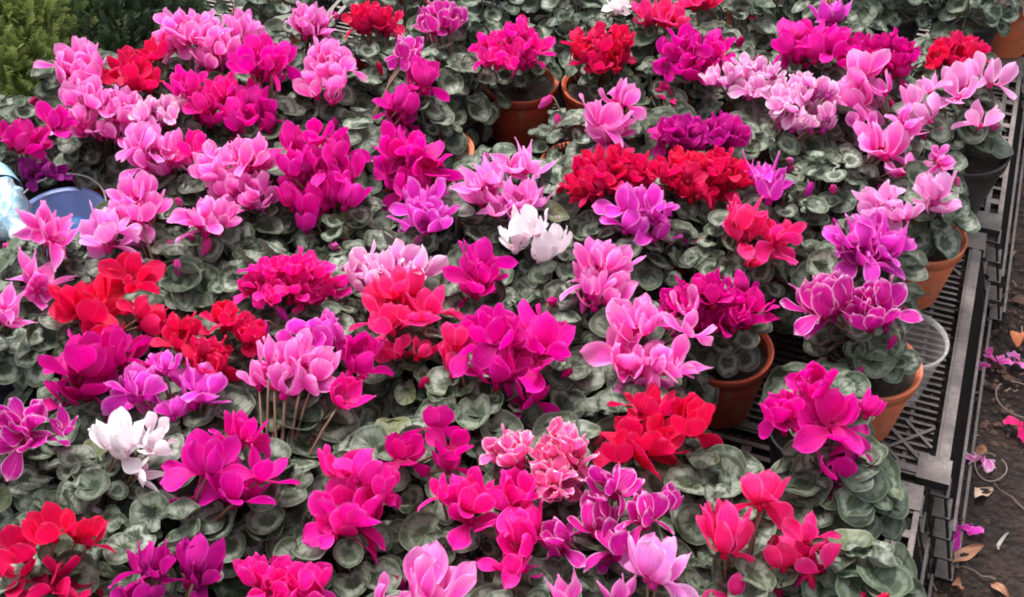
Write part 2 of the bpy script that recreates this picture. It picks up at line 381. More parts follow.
def forms():
    rs = np.random.RandomState(5)
    for form, cnt in (('crown', 6), ('open', 6), ('wing', 6), ('frill', 6), ('spike', 5)):
        ms = []
        for k in range(cnt):
            mb = MB(); ph0 = rs.uniform(0, 6.28)
            n = {'frill': 6}.get(form, 5)
            for i in range(n):
                ph = ph0+2*math.pi*i/n+rs.uniform(-.25, .25); s = rs.randint(1 << 30)
                hang = rs.uniform() < {'crown': .14, 'frill': .2, 'spike': .25}.get(form, .22)
                fl = lambda lo, hi: R(rs.uniform(70, 125)) if hang else R(rs.uniform(lo, hi))
                if form == 'crown': petal(mb, ph, rs.uniform(.034, .044), rs.uniform(.0115, .0145), 1.35, fl(-10, 22), rs.uniform(-.4, .9), -.30, .12, 2.2, s)
                elif form == 'open': petal(mb, ph, rs.uniform(.033, .044), rs.uniform(.0115, .0145), 1.5, fl(-8, 40), rs.uniform(-.6, 1.2), -.25, .14, 2.4, s)
                elif form == 'wing': petal(mb, ph, rs.uniform(.044, .056), rs.uniform(.0145, .0185), 1.5, fl(-12, 40), rs.uniform(-.6, 1.2), -.2, .12, 2, s)
                elif form == 'frill': petal(mb, ph, rs.uniform(.024, .033), rs.uniform(.009, .012), 1.4, fl(-8, 42), rs.uniform(-.6, 1.0), -.3, .22, 3.4, s, r0=.003)
                else: petal(mb, ph, rs.uniform(.036, .050), rs.uniform(.0092, .0118), 1.5, fl(0, 50), rs.uniform(-.4, .9), -.4, .1, 2, s, pointed=True)
            # the nose: short five-sided tube hanging below the petals
            mb.tube([(0, 0, .003), (0, 0, -.004), (0, 0, -.008)], [.0045, .005, .0035], 8, pu=0, pv=0, rnd=.2)
            me = mb.mesh('flower'); me.materials.append(PM['M']); ms.append(me)
        FORMS[form] = ms
    ms = []
    for k in range(3):
        mb = MB(); seg = 10; n = 9; vs = []; pu = []; pv = []
        for i in range(n):
            v = i/(n-1); r = .0058*math.sin(math.pi*min(1, v*.93+.05))**.7*(1-.35*v)
            for q in range(seg):
                t = 2*math.pi*q/seg+v*2.2; rr = r*(1+.16*math.cos(5*(t-v*2.2)))
                vs.append((rr*math.cos(t), rr*math.sin(t), .024*v)); pu.append(math.cos(2.5*(t-v*2.2))*.8); pv.append(v*.7)
        f = [(i*seg+q, i*seg+(q+1)%seg, (i+1)*seg+(q+1)%seg, (i+1)*seg+q) for i in range(n-1) for q in range(seg)]
        mb.add(vs, f, pu=pu, pv=pv, rnd=.4); me = mb.mesh('bud'); me.materials.append(PM['M']); ms.append(me)
    FORMS['bud'] = ms
forms()
def leaf(mb, c, nrm, tip, rad, rs, rings=5, seg=24):
    """round heart-shaped blade: notch at the stalk, cupped, wavy rim"""
    nrm = nrm/np.linalg.norm(nrm); t = tip-nrm*np.dot(tip, nrm); t /= np.linalg.norm(t)+1e-9; s = np.cross(nrm, t)
    cup = rs.uniform(-.28, .5); wav = rs.uniform(.03, .12); ph = rs.uniform(0, 6.28); fold = rs.uniform(-.05, .3); asp = rs.uniform(.88, 1.12)
    vs = []; rho = []; an = []
    k0 = rs.randint(2, 4)
    for i in range(rings+1):
        q = (i/rings)**.85 if i else 0
        for k in range(seg):
            a = -math.pi+2*math.pi*(k+.5)/seg
            rr = rad*(1+.10*math.cos(a)-.42*math.exp(-((abs(a)-math.pi)/.33)**2)+.025*math.sin(5*a+ph))
            x, y = rr*q*math.cos(a), rr*q*math.sin(a)*asp
            z = rad*(cup*q*q+wav*q*q*math.sin(k0*a+ph)+wav*.5*q**3*math.sin(6*a+ph*2)+fold*abs(y)/rad*q - .12*math.exp(-(q*4)**2))
            vs.append(c+t*x+s*y+nrm*z); rho.append(i/rings); an.append(a)
    f = [(i*seg+k, (i+1)*seg+k, (i+1)*seg+(k+1)%seg, i*seg+(k+1)%seg) for i in range(rings) for k in range(seg)]
    mb.add(vs, f, rho=rho, ang=an, rnd=rs.uniform())
def foliage(seed, Rf=.098, n=52, lr=.0205, hd=.062, cen=(0, 0), droop=1.):
    rs = np.random.RandomState(seed); mb = MB()
    for i in range(n):
        q = math.sqrt((i+.6)/n); a = i*2.39996+rs.uniform(-.3, .3); r = Rf*q*rs.uniform(.9, 1.1)
        z = .105+.012+hd*(1-q**2.2)+rs.uniform(-.014, .014)-droop*(.024*max(0, q-.8)/.2)*rs.uniform(0, 1.3)+(1-droop)*.006
        out = np.array([math.cos(a), math.sin(a), 0]); c = np.array([r*math.cos(a)+cen[0], r*math.sin(a)+cen[1], z])
        nrm = np.array([0, 0, 1.])+out*(.75*q**1.5)*rs.uniform(.5, 1.4)+rs.uniform(-.45, .45, 3)
        tip = out+rs.uniform(-.5, .5, 3)*.8
        rad = lr*rs.uniform(.62, 1.32)
        leaf(mb, c, nrm, tip, rad, rs)
        st = np.array([out[0]*.012, out[1]*.012, .1]); mid = (st+c)/2+[0, 0, -.008]+out*.006
        mb.tube([st, mid, c-nrm/np.linalg.norm(nrm)*.0015], [.0013, .0012, .0010], 4, rho=.6, ang=0, rnd=.3)
    return mb
def pot_meshes():
    out = {}
    for key, (rt, rb, h) in {'std': (.060, .043, .105), 'big': (.070, .050, .105)}.items():
        b = MB(); b.lathe([(0.001, .006), (rb-.003, .006), (rt-.0062, h-.004)][::-1], 40); b.lathe([(0.001, 0), (rb-.002, 0), (rb, .003), (rt-.004, h-.018)], 40)
        r = MB(); r.lathe([(rt-.004, h-.018), (rt-.001, h-.017), (rt, h-.004), (rt+.0005, h-.0005), (rt-.001, h), (rt-.003, h-.0015), (rt-.0062, h-.004)], 40)
        s = MB(); rs = np.random.RandomState(2); seg = 28
        vs = [(q*(rt-.0078)*math.cos(2*math.pi*k/seg), q*(rt-.0078)*math.sin(2*math.pi*k/seg), h-.014+rs.uniform(-.002, .003)) for q in (.02, .35, .7, 1) for k in range(seg)]
        s.add(vs, [(i*seg+k, i*seg+(k+1)%seg, (i+1)*seg+(k+1)%seg, (i+1)*seg+k) for i in range(3) for k in range(seg)])
        out[key] = (b.mesh('pot'), r.mesh('rim'), s.mesh('soil'))
    return out
POTS = pot_meshes()
def put(name, me, parent, mat, loc=(0,0,0), rot=None, sc=1):
    o = bpy.data.objects.new(name, me); C.objects.link(o); o.parent = parent; o.location = tuple(loc)
    if rot is not None: o.rotation_euler = rot
    o.scale = (sc, sc, sc)
    if not me.materials: me.materials.append(mat)
    o.material_slots[0].link = 'OBJECT'; o.material_slots[0].material = mat
    return o
#@@PLANTS
# (cluster list: cx, cy, w, h, colour, form), label, options
T = 'terracotta'
PL = [
 # --- far rows
 dict(f=[(198, 18, 50, 38, 'P', 'open'), (215, 45, 40, 40, 'P', 'open'), (175, 22, 28, 46, 'P', 'open'), (240, 18, 26, 40, 'P', 'open')], l='pink cyclamen with tall upswept blooms in front of the dark conifer'),
 dict(f=[(155, 40, 26, 26, 'R', 'open'), (128, 55, 36, 34, 'R', 'open'), (146, 70, 36, 26, 'R', 'open')], l='small red cyclamen just in front of the conifers, leftmost red plant of the far rows', lean=.6),
 dict(f=[(76,55,58,44,'P','open')], l='light pink cyclamen in front of the golden conifer, left of the small red one'),
 dict(f=[(85, 84, 40, 34, 'P', 'open'), (118, 92, 36, 42, 'P', 'open'), (80, 110, 34, 32, 'P', 'open'), (108, 120, 40, 24, 'P', 'open')], l='pink cyclamen directly below the light pink one by the golden conifer'),
 dict(f=[(52,106,30,28,'M','open'),(20,126,44,34,'C','open'),(40,160,54,20,'D','frill')], l='dark crimson and violet cyclamen with big grey leaves behind the plastic bucket', pot='black', pk=(30,150), fol=dict(Rf=.08)),
 dict(f=[(158,98,46,36,'F','frill')], l='pale whitish pink frilly cyclamen between two pink ones near the left'),
 dict(f=[(142, 132, 34, 50, 'P', 'crown'), (168, 142, 38, 44, 'P', 'crown'), (191, 137, 26, 28, 'H', 'crown')], l='pink cyclamen with one hot pink bloom below the pale frilly one'),
 dict(f=[(140,190,48,54,'P','open')], l='pink cyclamen with sparse drooping blooms right of the bucket'),
 dict(f=[(185, 76, 28, 40, 'H', 'open'), (206, 98, 40, 38, 'H', 'open'), (222, 80, 28, 30, 'H', 'open')], l='hot pink cyclamen left of the tall deep magenta one in the far left rows'),
 dict(f=[(262, 50, 54, 46, 'M', 'crown'), (246, 94, 44, 42, 'M', 'crown'), (268, 104, 22, 40, 'M', 'crown'), (236, 112, 30, 28, 'M', 'crown')], l='tall deep magenta cyclamen with blooms in two stacked tiers'),
 dict(f=[(214, 150, 38, 38, 'P', 'open'), (246, 144, 48, 44, 'P', 'open'), (252, 180, 40, 44, 'P', 'open'), (226, 172, 34, 34, 'P', 'open')], l='large light pink cyclamen left of the big solid magenta one'),
 dict(f=[(208,205,54,40,'P','open')], b=[(209,238)], l='pink cyclamen with one hot pink bud hanging below its blooms'),
 dict(f=[(310,10,48,38,'P','open')], l='pink cyclamen at the top edge left of the red one'),
 dict(f=[(372,8,54,38,'R','frill')], l='red cyclamen cut by the top edge above the green pair of plants'),
 dict(f=[(441,8,54,34,'E','open')], l='violet cyclamen with white edged petals at the top edge'),
 dict(f=[(325,62,54,66,'P','crown')], l='pink cyclamen with dense drooping petals below the red one at the top', n=9),
 dict(f=[(404,42,30,32,'E','crown'),(418,66,34,36,'M','crown'),(398,98,36,44,'M','crown')], l='magenta cyclamen in a tall narrow column with one white edged bloom on top'),
 dict(f=[(400, 140, 36, 54, 'M', 'wing'), (428, 146, 34, 34, 'M', 'wing'), (408, 172, 32, 26, 'M', 'wing')], l='magenta cyclamen whose orange pot shows behind it', pk=(432,148), pot='orange', fol=dict(Rf=.05, n=32, droop=0, cen=(-.015, 0))),
 dict(f=[(424,192,44,58,'O','wing')], l='orchid pink cyclamen just below the magenta one with the orange pot'),
 dict(f=[(318,158,82,94,'M','crown'),(306,212,18,22,'V','crown')], l='big solid deep magenta cyclamen, the largest bloom head of the far left rows', n=22),
 dict(f=[(520, 148, 50, 38, 'L', 'spike'), (488, 172, 52, 52, 'L', 'spike'), (530, 184, 46, 32, 'L', 'spike'), (505, 196, 40, 24, 'L', 'spike')], l='light pink cyclamen with many pointed starry petals behind the white one'),
 dict(f=[(513,36,70,48,'H','frill')], pk=(520,80), l='hot pink cyclamen in a fully visible terracotta pot, left of the far visible pot pair', pot=T, fol=dict(Rf=.054, n=38, droop=0, lr=.0155)),
 dict(f=[(604,36,66,46,'R','frill')], pk=(601,84), l='red cyclamen in a fully visible terracotta pot, right of the far visible pot pair', pot=T, fol=dict(Rf=.05, n=30, droop=0, lr=.015)),
 dict(f=[(618,-4,18,18,'W','frill')], l='white cyclamen barely showing at the top edge above the red one in terracotta'),
 dict(f=[(662,4,58,28,'S','open')], l='rose cyclamen cut by the top edge, left of centre right'),
 dict(f=[(696,44,70,54,'M','open'),(668,82,14,24,'S','crown')], l='magenta cyclamen left of the pale lilac drift, with a reddish top'),
 dict(f=[(700,-14,40,30,'S','open')], l='rose cyclamen behind the magenta one at the top edge'),
 dict(f=[(752,66,76,40,'F','frill')], l='pale lilac frilly cyclamen, upper left of the two in a drift'),
 dict(f=[(806,92,70,60,'F','frill')], l='pale lilac frilly cyclamen, lower right of the two in a drift', pot=T),
 dict(f=[(619, 84, 34, 28, 'P', 'wing'), (605, 110, 44, 46, 'P', 'wing')], l='pink cyclamen with large rounded petals standing above the red pair'),
 dict(f=[(704,121,90,36,'V','frill')], l='violet magenta frilly cyclamen behind the red pair', n=18),
 dict(f=[(608,164,92,56,'R','frill')], l='left one of the wide red pair of cyclamens in the middle', n=20),
 dict(f=[(698,162,88,50,'R','frill')], l='right one of the wide red pair of cyclamens in the middle', n=18),
 dict(f=[(630, 190, 42, 34, 'O', 'wing'), (655, 202, 28, 54, 'O', 'wing'), (632, 212, 36, 20, 'O', 'wing')], l='orchid pink cyclamen directly below the wide red pair'),
 dict(f=[(768,166,44,54,'O','spike')], b=[(790,186),(812,182)], l='violet pink cyclamen with sparse blooms and buds left of the dark terracotta pot'),
 dict(f=[(744, 208, 38, 50, 'S', 'open'), (779, 222, 34, 34, 'S', 'open'), (754, 244, 32, 24, 'S', 'open')], l='rose pink cyclamen with a compact head right of the orchid one'),
 dict(f=[(812,32,64,46,'M','crown')], l='magenta cyclamen at the top between pale lilac drift and crimson one', pot=T),
 dict(f=[(832,2,34,30,'O','spike')], l='single violet pink bloom standing behind the magenta row at the top'),
 dict(f=[(884,46,76,46,'C','frill')], l='crimson magenta frilly cyclamen behind the bright pink one on the upper right'),
 dict(f=[(868, 56, 38, 32, 'P', 'wing'), (858, 84, 44, 38, 'P', 'wing'), (862, 110, 20, 22, 'P', 'wing'), (886, 76, 20, 16, 'P', 'wing')], pk=(880,168), l='bright pink cyclamen with broad petals left of the pale pink one at the crate edge'),
 dict(f=[(960,42,66,36,'R','frill')], l='red cyclamen in the upper right corner behind the pale pink one', pot=T),
 dict(f=[(932, 66, 24, 44, 'A', 'wing'), (962, 74, 40, 48, 'A', 'wing'), (994, 70, 34, 42, 'A', 'wing'), (918, 86, 52, 16, 'A', 'wing'), (934, 102, 30, 28, 'A', 'wing'), (978, 106, 36, 26, 'A', 'wing')], pk=(958,146), pr=1, fol=dict(Rf=.056, droop=0, cen=(-.012, .012), n=40, lr=.021), l='pale pink cyclamen with huge spread petals in a black pot at the crate edge', pot='black', n=6, big=1),
 dict(f=[(884, 130, 40, 40, 'P', 'wing'), (905, 106, 28, 34, 'P', 'wing'), (912, 156, 36, 32, 'P', 'wing'), (941, 145, 22, 28, 'P', 'crown')], l='bright pink cyclamen with a closed bloom on its right, below the pale pink one'),
 dict(f=[(884, 186, 40, 38, 'A', 'open'), (936, 178, 34, 38, 'A', 'open'), (906, 202, 40, 20, 'A', 'open')], pk=(918,232), l='pale lilac pink cyclamen over an orange pot below the bright pink one', pot='orange', fol=dict(Rf=.060, n=46, droop=.3, cen=(-.012,.01))),
 # --- left middle
 dict(f=[(44,214,42,46,'P','spike'),(34,264,38,40,'P','spike')], l='pink cyclamen with thin star blooms leaning over the plastic bottle', n=7, pk=(44,298), fol=dict(Rf=.06, n=34)),
 dict(f=[(2,298,28,44,'P','spike')], l='pink cyclamen cut by the left edge in a dark blue pot', pot='navy', pk=(6,338)),
 dict(f=[(107,216,38,50,'L','wing')], l='light pink cyclamen with few large petals right beside the bucket rim', n=4, pk=(138,262), fol=dict(Rf=.07)),
 dict(f=[(128, 262, 34, 38, 'R', 'wing'), (86, 290, 52, 50, 'R', 'wing'), (140, 302, 30, 36, 'R', 'wing'), (102, 322, 40, 28, 'R', 'wing')], l='large red cyclamen above the deep crimson magenta one on the left'),
 dict(f=[(80, 360, 44, 84, 'C', 'wing'), (118, 336, 38, 46, 'C', 'wing')], l='deep crimson magenta cyclamen with tall petals below the large red one'),
 dict(f=[(180, 318, 38, 40, 'R', 'frill'), (222, 304, 36, 30, 'R', 'frill'), (208, 346, 42, 44, 'R', 'frill'), (246, 322, 28, 30, 'R', 'frill')], l='red cyclamen left of the pink and violet group in the centre left'),
 dict(f=[(136, 374, 48, 38, 'O', 'open'), (164, 352, 38, 22, 'O', 'open'), (196, 374, 44, 46, 'O', 'open'), (164, 398, 40, 22, 'O', 'open')], l='orchid pink cyclamen just above and right of the nearer white one'),
 dict(f=[(22,410,40,54,'E','wing'),(62,410,30,22,'E','spike')], l='violet white edged cyclamen at the left edge beside the nearer white one'),
 dict(f=[(290,268,92,54,'H','frill')], l='hot pink ruffled cyclamen below the big solid magenta one', n=18),
 dict(f=[(382,258,88,50,'F','open')], b=[(345,268)], l='pale lilac cyclamen partly behind the rose red head in the centre left', n=9),
 dict(f=[(398, 274, 48, 38, 'S', 'wing'), (388, 302, 38, 50, 'S', 'wing'), (426, 298, 34, 40, 'S', 'wing'), (400, 338, 54, 24, 'S', 'open')], l='rose red cyclamen with a large head in front of the pale lilac one'),
 dict(f=[(478,260,46,58,'M','crown')], n=6, l='narrow magenta cyclamen behind the largest central magenta one'),
 dict(f=[(454,340,30,56,'S','crown')], l='slim rose cyclamen with few blooms between rose red and central magenta heads', n=4),
 dict(f=[(500, 318, 50, 40, 'M', 'wing'), (532, 326, 56, 58, 'M', 'wing'), (500, 356, 50, 38, 'M', 'wing'), (526, 382, 34, 34, 'M', 'wing'), (472, 326, 22, 22, 'M', 'wing')], l='largest magenta cyclamen in the very centre of the display'),
 dict(f=[(318,318,60,42,'O','open'),(354,342,40,36,'C','open')], l='orchid and crimson cyclamen pair of heads behind the pink edged one'),
 dict(f=[(286,354,84,58,'P','open'),(341,374,36,44,'H','spike')], l='pink cyclamen with one starry hot pink bloom at its right'),
 dict(f=[(531,222,72,56,'W','open')], l='farther white cyclamen in the centre next to the starry light pink one', n=5),
 dict(f=[(602,262,54,70,'P','open')], b=[(584,298)], n=9, l='pink cyclamen between the farther white one and the big light pink head'),
 dict(f=[(640, 306, 46, 40, 'P', 'wing'), (689, 302, 24, 52, 'P', 'wing'), (628, 342, 44, 44, 'P', 'wing'), (668, 346, 54, 38, 'P', 'wing'), (652, 370, 60, 22, 'P', 'wing')], l='big light pink cyclamen with wide open petals right of the central magenta'),
 dict(f=[(716,292,102,56,'C','frill')], pk=(722,345), l='crimson magenta cyclamen spread wide over a terracotta pot', pot=T, fol=dict(Rf=.052, n=40, droop=0, cen=(-.012,.01)), n=22),
 dict(f=[(650, 390, 54, 36, 'R', 'wing'), (646, 426, 44, 46, 'R', 'wing'), (692, 404, 44, 44, 'R', 'wing'), (622, 442, 26, 36, 'R', 'wing')], l='red cyclamen below the big light pink head, the only red one of the near right', pk=(640,452)),
 dict(f=[(870,230,66,56,'O','wing')], n=9, l='orchid pink cyclamen above the white edged magenta one on the right'),
 dict(f=[(828,286,54,54,'E','wing'),(882,296,56,58,'E','open')], pk=(872,362), l='magenta cyclamen with thin white petal edges over an orange pot beside the crate', pot='orange', fol=dict(Rf=.052, n=36, droop=0, cen=(-.02,.0)), n=11),
 dict(f=[(816, 368, 48, 34, 'M', 'crown'), (788, 400, 50, 44, 'M', 'crown'), (832, 402, 46, 46, 'M', 'wing'), (842, 444, 44, 58, 'V', 'wing'), (868, 396, 26, 22, 'M', 'crown')], pk=(822,440), l='deep magenta cyclamen in a wide black pot, the nearest magenta one on the right', pot='black', fol=dict(Rf=.052, n=24, droop=0)),
 # --- near rows
 dict(f=[(118, 424, 42, 42, 'W', 'open'), (148, 424, 26, 40, 'W', 'open'), (138, 458, 16, 48, 'W', 'spike')], l='nearer white cyclamen on the left among grey leaves'),
 dict(f=[(238, 420, 36, 34, 'M', 'wing'), (204, 446, 50, 42, 'M', 'wing'), (232, 472, 56, 48, 'M', 'wing'), (260, 456, 26, 30, 'M', 'wing')], l='magenta cyclamen right of the nearer white one'),
 dict(f=[(62, 514, 56, 38, 'R', 'wing'), (20, 544, 40, 56, 'R', 'wing'), (54, 566, 50, 38, 'R', 'wing'), (86, 524, 26, 36, 'R', 'wing')], l='big red cyclamen in the lower left corner'),
 dict(f=[(148, 550, 48, 38, 'V', 'open'), (197, 552, 50, 46, 'V', 'open'), (130, 584, 44, 26, 'V', 'open')], l='violet magenta cyclamen right of the lower left red one'),
 dict(f=[(404, 436, 38, 42, 'C', 'wing'), (434, 408, 34, 30, 'C', 'wing'), (448, 440, 34, 50, 'C', 'wing')], l='crimson magenta cyclamen behind the ruffled pink one in the near centre'),
 dict(f=[(344, 454, 60, 38, 'H', 'wing'), (350, 496, 66, 52, 'H', 'wing'), (380, 472, 36, 38, 'H', 'wing'), (334, 512, 30, 24, 'H', 'wing')], l='hot pink to pink cyclamen with a round head in the near centre left'),
 dict(f=[(470, 490, 40, 54, 'H', 'open'), (442, 478, 24, 16, 'H', 'open')], l='hot pink cyclamen with pointed side petal between round pink and magenta heads'),
 dict(f=[(262, 560, 48, 42, 'H', 'open'), (306, 572, 50, 50, 'H', 'open'), (276, 592, 54, 26, 'H', 'open')], l='hot pink cyclamen cut by the bottom edge left of centre'),
 dict(f=[(430, 572, 54, 58, 'P', 'wing'), (385, 582, 16, 36, 'P', 'wing')], l='pink cyclamen cut by the bottom edge in the centre'),
 dict(f=[(514,436,52,42,'B','frill'),(562,448,54,84,'B','frill')], l='rose pink cyclamen with frilled whitish edges in the near centre', n=20),
 dict(f=[(512, 482, 40, 38, 'H', 'crown'), (524, 516, 44, 54, 'H', 'crown'), (512, 552, 30, 28, 'H', 'crown')], l='tall magenta pink cyclamen directly below the frilled white edged rose one'),
 dict(f=[(612, 470, 44, 34, 'E', 'crown'), (600, 506, 44, 42, 'E', 'crown'), (646, 502, 36, 40, 'E', 'crown'), (622, 534, 40, 34, 'E', 'crown'), (668, 492, 18, 30, 'E', 'crown'), (564, 526, 30, 38, 'E', 'crown')], l='violet cyclamen with crisp white edged ruffled petals in the near centre right'),
 dict(f=[(652, 552, 50, 58, 'L', 'wing'), (612, 578, 46, 34, 'P', 'spike'), (566, 580, 40, 36, 'P', 'spike')], l='light pink cyclamen in front of the white edged violet one'),
 dict(f=[(764, 480, 42, 42, 'S', 'wing'), (726, 516, 44, 58, 'S', 'wing'), (738, 570, 26, 46, 'S', 'wing')], l='rose cyclamen with long hanging petals at the lower right'),
 dict(f=[(808, 524, 34, 52, 'S', 'wing'), (784, 544, 30, 18, 'S', 'wing'), (822, 546, 24, 20, 'S', 'wing')], fol=dict(Rf=.056, n=40, droop=.3, lr=.020), l='rose cyclamen with sparse star shaped blooms nearest the crate corner'),
 # --- leafy ones
 dict(f=[], pk=(404,12), l='leafy cyclamen without flowers between the red and the white edged violet one at the top'),
 dict(f=[], pk=(470,18), l='leafy cyclamen without flowers at the top edge right of the white edged violet one'),
 dict(f=[], pk=(500,-30), l='leafy cyclamen without flowers at the very top edge, farther than its leafy neighbours'),
 dict(f=[], pk=(636,6), l='leafy cyclamen without flowers at the top edge just behind the rose one'),
 dict(f=[], pk=(836,18), l='leafy cyclamen without flowers right behind the single violet pink bloom at the top'),
 dict(f=[], pk=(448,62), l='green cyclamen without open flowers beside the magenta column'),
 dict(f=[], pk=(668,118), l='leafy cyclamen without flowers right of the red one in terracotta'),
 dict(f=[], pk=(560,-6), l='leafy cyclamen without flowers at the top edge between hot pink and red'),
 dict(f=[], pk=(760,2), l='leafy cyclamen without flowers at the top edge above the pale lilac drift'),
 dict(f=[], pk=(900,4), l='leafy cyclamen without flowers at the top edge right of the violet pink bloom'),
 dict(f=[], pk=(958,10), l='leafy cyclamen in a dark pot beside the crate rail at the top right', pot='black'),
 dict(f=[], pk=(268,10), l='leafy cyclamen without flowers at the top edge left of the pink one'),
 dict(f=[], pk=(832,160), l='large leaved cyclamen without flowers below the pale lilac drift', pot=T, fol=dict(lr=.021, Rf=.066, droop=.2)),
 dict(f=[], pk=(300,440), l='leafy cyclamen with curled marbled leaves left of the round hot pink head', fol=dict(lr=.025)),
 dict(f=[], pk=(700,520), l='leafy cyclamen with grey marbled leaves left of the lower right rose one'),
 dict(f=[], pk=(842,516), ww=80, l='leafy cyclamen with broad grey leaves leaning over the crate corner', fol=dict(lr=.020, Rf=.062, droop=.4), pot='black'),
]
#@@END
GRP = 'potted cyclamens set out close together'
ZC = RIM+.115
for p in PL:
    if p['f']:
        A = sum(c[2]*c[3] for c in p['f']); cx = sum(c[0]*c[2]*c[3] for c in p['f'])/A; cy = sum(c[1]*c[2]*c[3] for c in p['f'])/A
        p['c'] = at(cx, cy, ZC)
    if 'pk' in p: q = at(*p['pk'], RIM); p['w'] = p.get('ww', 6.)
    else:
        q = p['c'].copy(); q[1] -= .01; p['w'] = 1.
    p['xy'] = np.array(q[:2]); p['x0'] = p['xy'].copy()
OBST = [(at(62, 214, .275)[:2], .150), (at(958, 560, RIM)[:2], .135), (at(8, 34, .28)[:2], .215), (at(112, 4, .28)[:2], .19)]
for it in range(300):                    # settle the pots so that they stand side by side
    for p in PL: p['xy'] += (p['x0']-p['xy'])*(.25 if p['w'] > 1 else .03)
    for o_, r_ in OBST:
        for p in PL:
            d = p['xy']-o_; L = np.linalg.norm(d)+1e-9
            if L < r_: p['xy'] = o_+d/L*r_
    for i, a in enumerate(PL):
        for b in PL[i+1:]:
            d = b['xy']-a['xy']; L = np.linalg.norm(d)+1e-9
            mn = .123+(.008 if a.get('pr') or b.get('pr') else 0)
            if L < mn:
                m = d/L*(mn-L); s = a['w']+b['w']; a['xy'] -= m*b['w']/s; b['xy'] += m*a['w']/s
CAMP = np.array([0, 0, CAMZ]); PN = np.array([0, -math.sin(R(28)), math.cos(R(28))])
def stem_mesh(a, b, r=.0016, rs=rng):
    a = np.array(a); b = np.array(b); d = b-a
    pts = [a+d*t+np.array([0, 0, .18*np.linalg.norm(d[:2])])*math.sin(math.pi*t)*(1 if t < 1 else 0)*.8 for t in (0, .25, .5, .75, .93)]
    pts[0] = a; pts.append(b+[0, 0, -.004])
    m = MB(); m.tube(pts, [r*1.1, r, r, r, r*.9, r*.8], 5); return m
def grow(p, idx):
    rs = np.random.RandomState(100+idx); x, y = p['xy']; root = empty('potted_cyclamen', (x, y, BASE), 0)
    tag(root, p['l'], 'cyclamen', GRP)
    pm = {'terracotta': TERRA, 'orange': ORANGE, 'black': BLACKP, 'navy': NAVYP}[p.get('pot', rs.choice(['black', 'terracotta']))]
    pb_, pr_, ps_ = POTS['big' if p.get('pr') else 'std']
    po = put('pot', pb_, root, pm); put('rim', pr_, po, pm); put('soil', ps_, root, PEAT)
    ko = dict(n=48, Rf=.081, lr=float(np.interp(y, [.8, 2.1], [.0195, .0160]))*rs.uniform(.9, 1.1)); ko.update(p.get('fol', {}))
    foliage(1000+idx, **ko).build('foliage', LEAF, root)
    org = np.array([x, y, BASE]); k = 0
    tot = sum(c[2]*c[3] for c in p['f']) or 1
    for (cx, cy, w, h, col, form) in p['f']:
        w *= 1.06; h *= 1.08
        cen = p['c']; dd = depth(cen); sz = {'crown': .044, 'open': .046, 'wing': .055, 'frill': .036, 'spike': .050}[form]
        bp = sz*F/dd                                   # bloom size in the photograph
        n = max(1, round((w*h)/(bp*bp*{'frill': .36, 'spike': .42}.get(form, .31))))
        if 'n' in p: n = max(1, round(p['n']*(1 if form == 'frill' else .95)*w*h/tot))
        sc = 1.0
        if min(w, h) < bp*.95: sc = max(.72, min(w, h)/(bp*.95))
        a, b = max(1, w/2-bp*sc*.40), max(1, h/2-bp*sc*.40)
        pts = []
        for j in range(n):
            best = None
            for _ in range(14):
                t = rs.uniform(0, 2*math.pi); r = math.sqrt(rs.uniform())
                q = np.array([a*r*math.cos(t), b*r*math.sin(t)])
                if rs.uniform() < .25: q = q*1.18
                m = min([np.linalg.norm(q-o) for o in pts] or [99])
                if best is None or m > best[0]: best = (m, q)
            pts.append(best[1])
        for q in pts:
            px, py = cx+q[0], cy+q[1]+bp*sc*.36        # base of the bloom, petals rise above it
            d = ray(px, py); t = np.dot(cen-CAMP, PN)/np.dot(d, PN); P = CAMP+d*t
            P = P+d*rs.uniform(-.022, .022)-[0, 0, .012]
            loc = P-org
            out = np.array([loc[0], loc[1]])/.09
            rot = Euler((rs.normal(0, .40)-.52-.25*out[1], rs.normal(0, .36)+.4*out[0], 0)).to_matrix()@Euler((0, 0, rs.uniform(0, 6.28))).to_matrix()
            me = FORMS[form][rs.randint(len(FORMS[form]))]
            o = put('flower', me, root, PM[col], loc, rot.to_euler(), sc*rs.uniform(.82, 1.08))
            s = stem_mesh((rs.uniform(-.012, .012), rs.uniform(-.012, .012), .095), loc).build('flower_stem', STEM, root)
    bl = [(at(u, v, ZC-.03)-org) for u, v in p.get('b', [])]
    if p['f']:
        for _ in range(rs.randint(1, 4)):
            t = rs.uniform(0, 6.28); r = rs.uniform(.02, .07); bl.append(np.array([r*math.cos(t), r*math.sin(t), .105+rs.uniform(.05, .09)]))
    for loc in bl:
        o = put('bud', FORMS['bud'][rs.randint(3)], root, PM[p['f'][0][4]], loc, (math.pi+rs.uniform(-.8, .8), rs.uniform(-.8, .8), 0), rs.uniform(.75, 1.15))
        stem_mesh((0, 0, .095), loc+[0, 0, .003], .0012).build('bud_stem', STEM, root)
for i, p in enumerate(PL):
    grow(p, i)

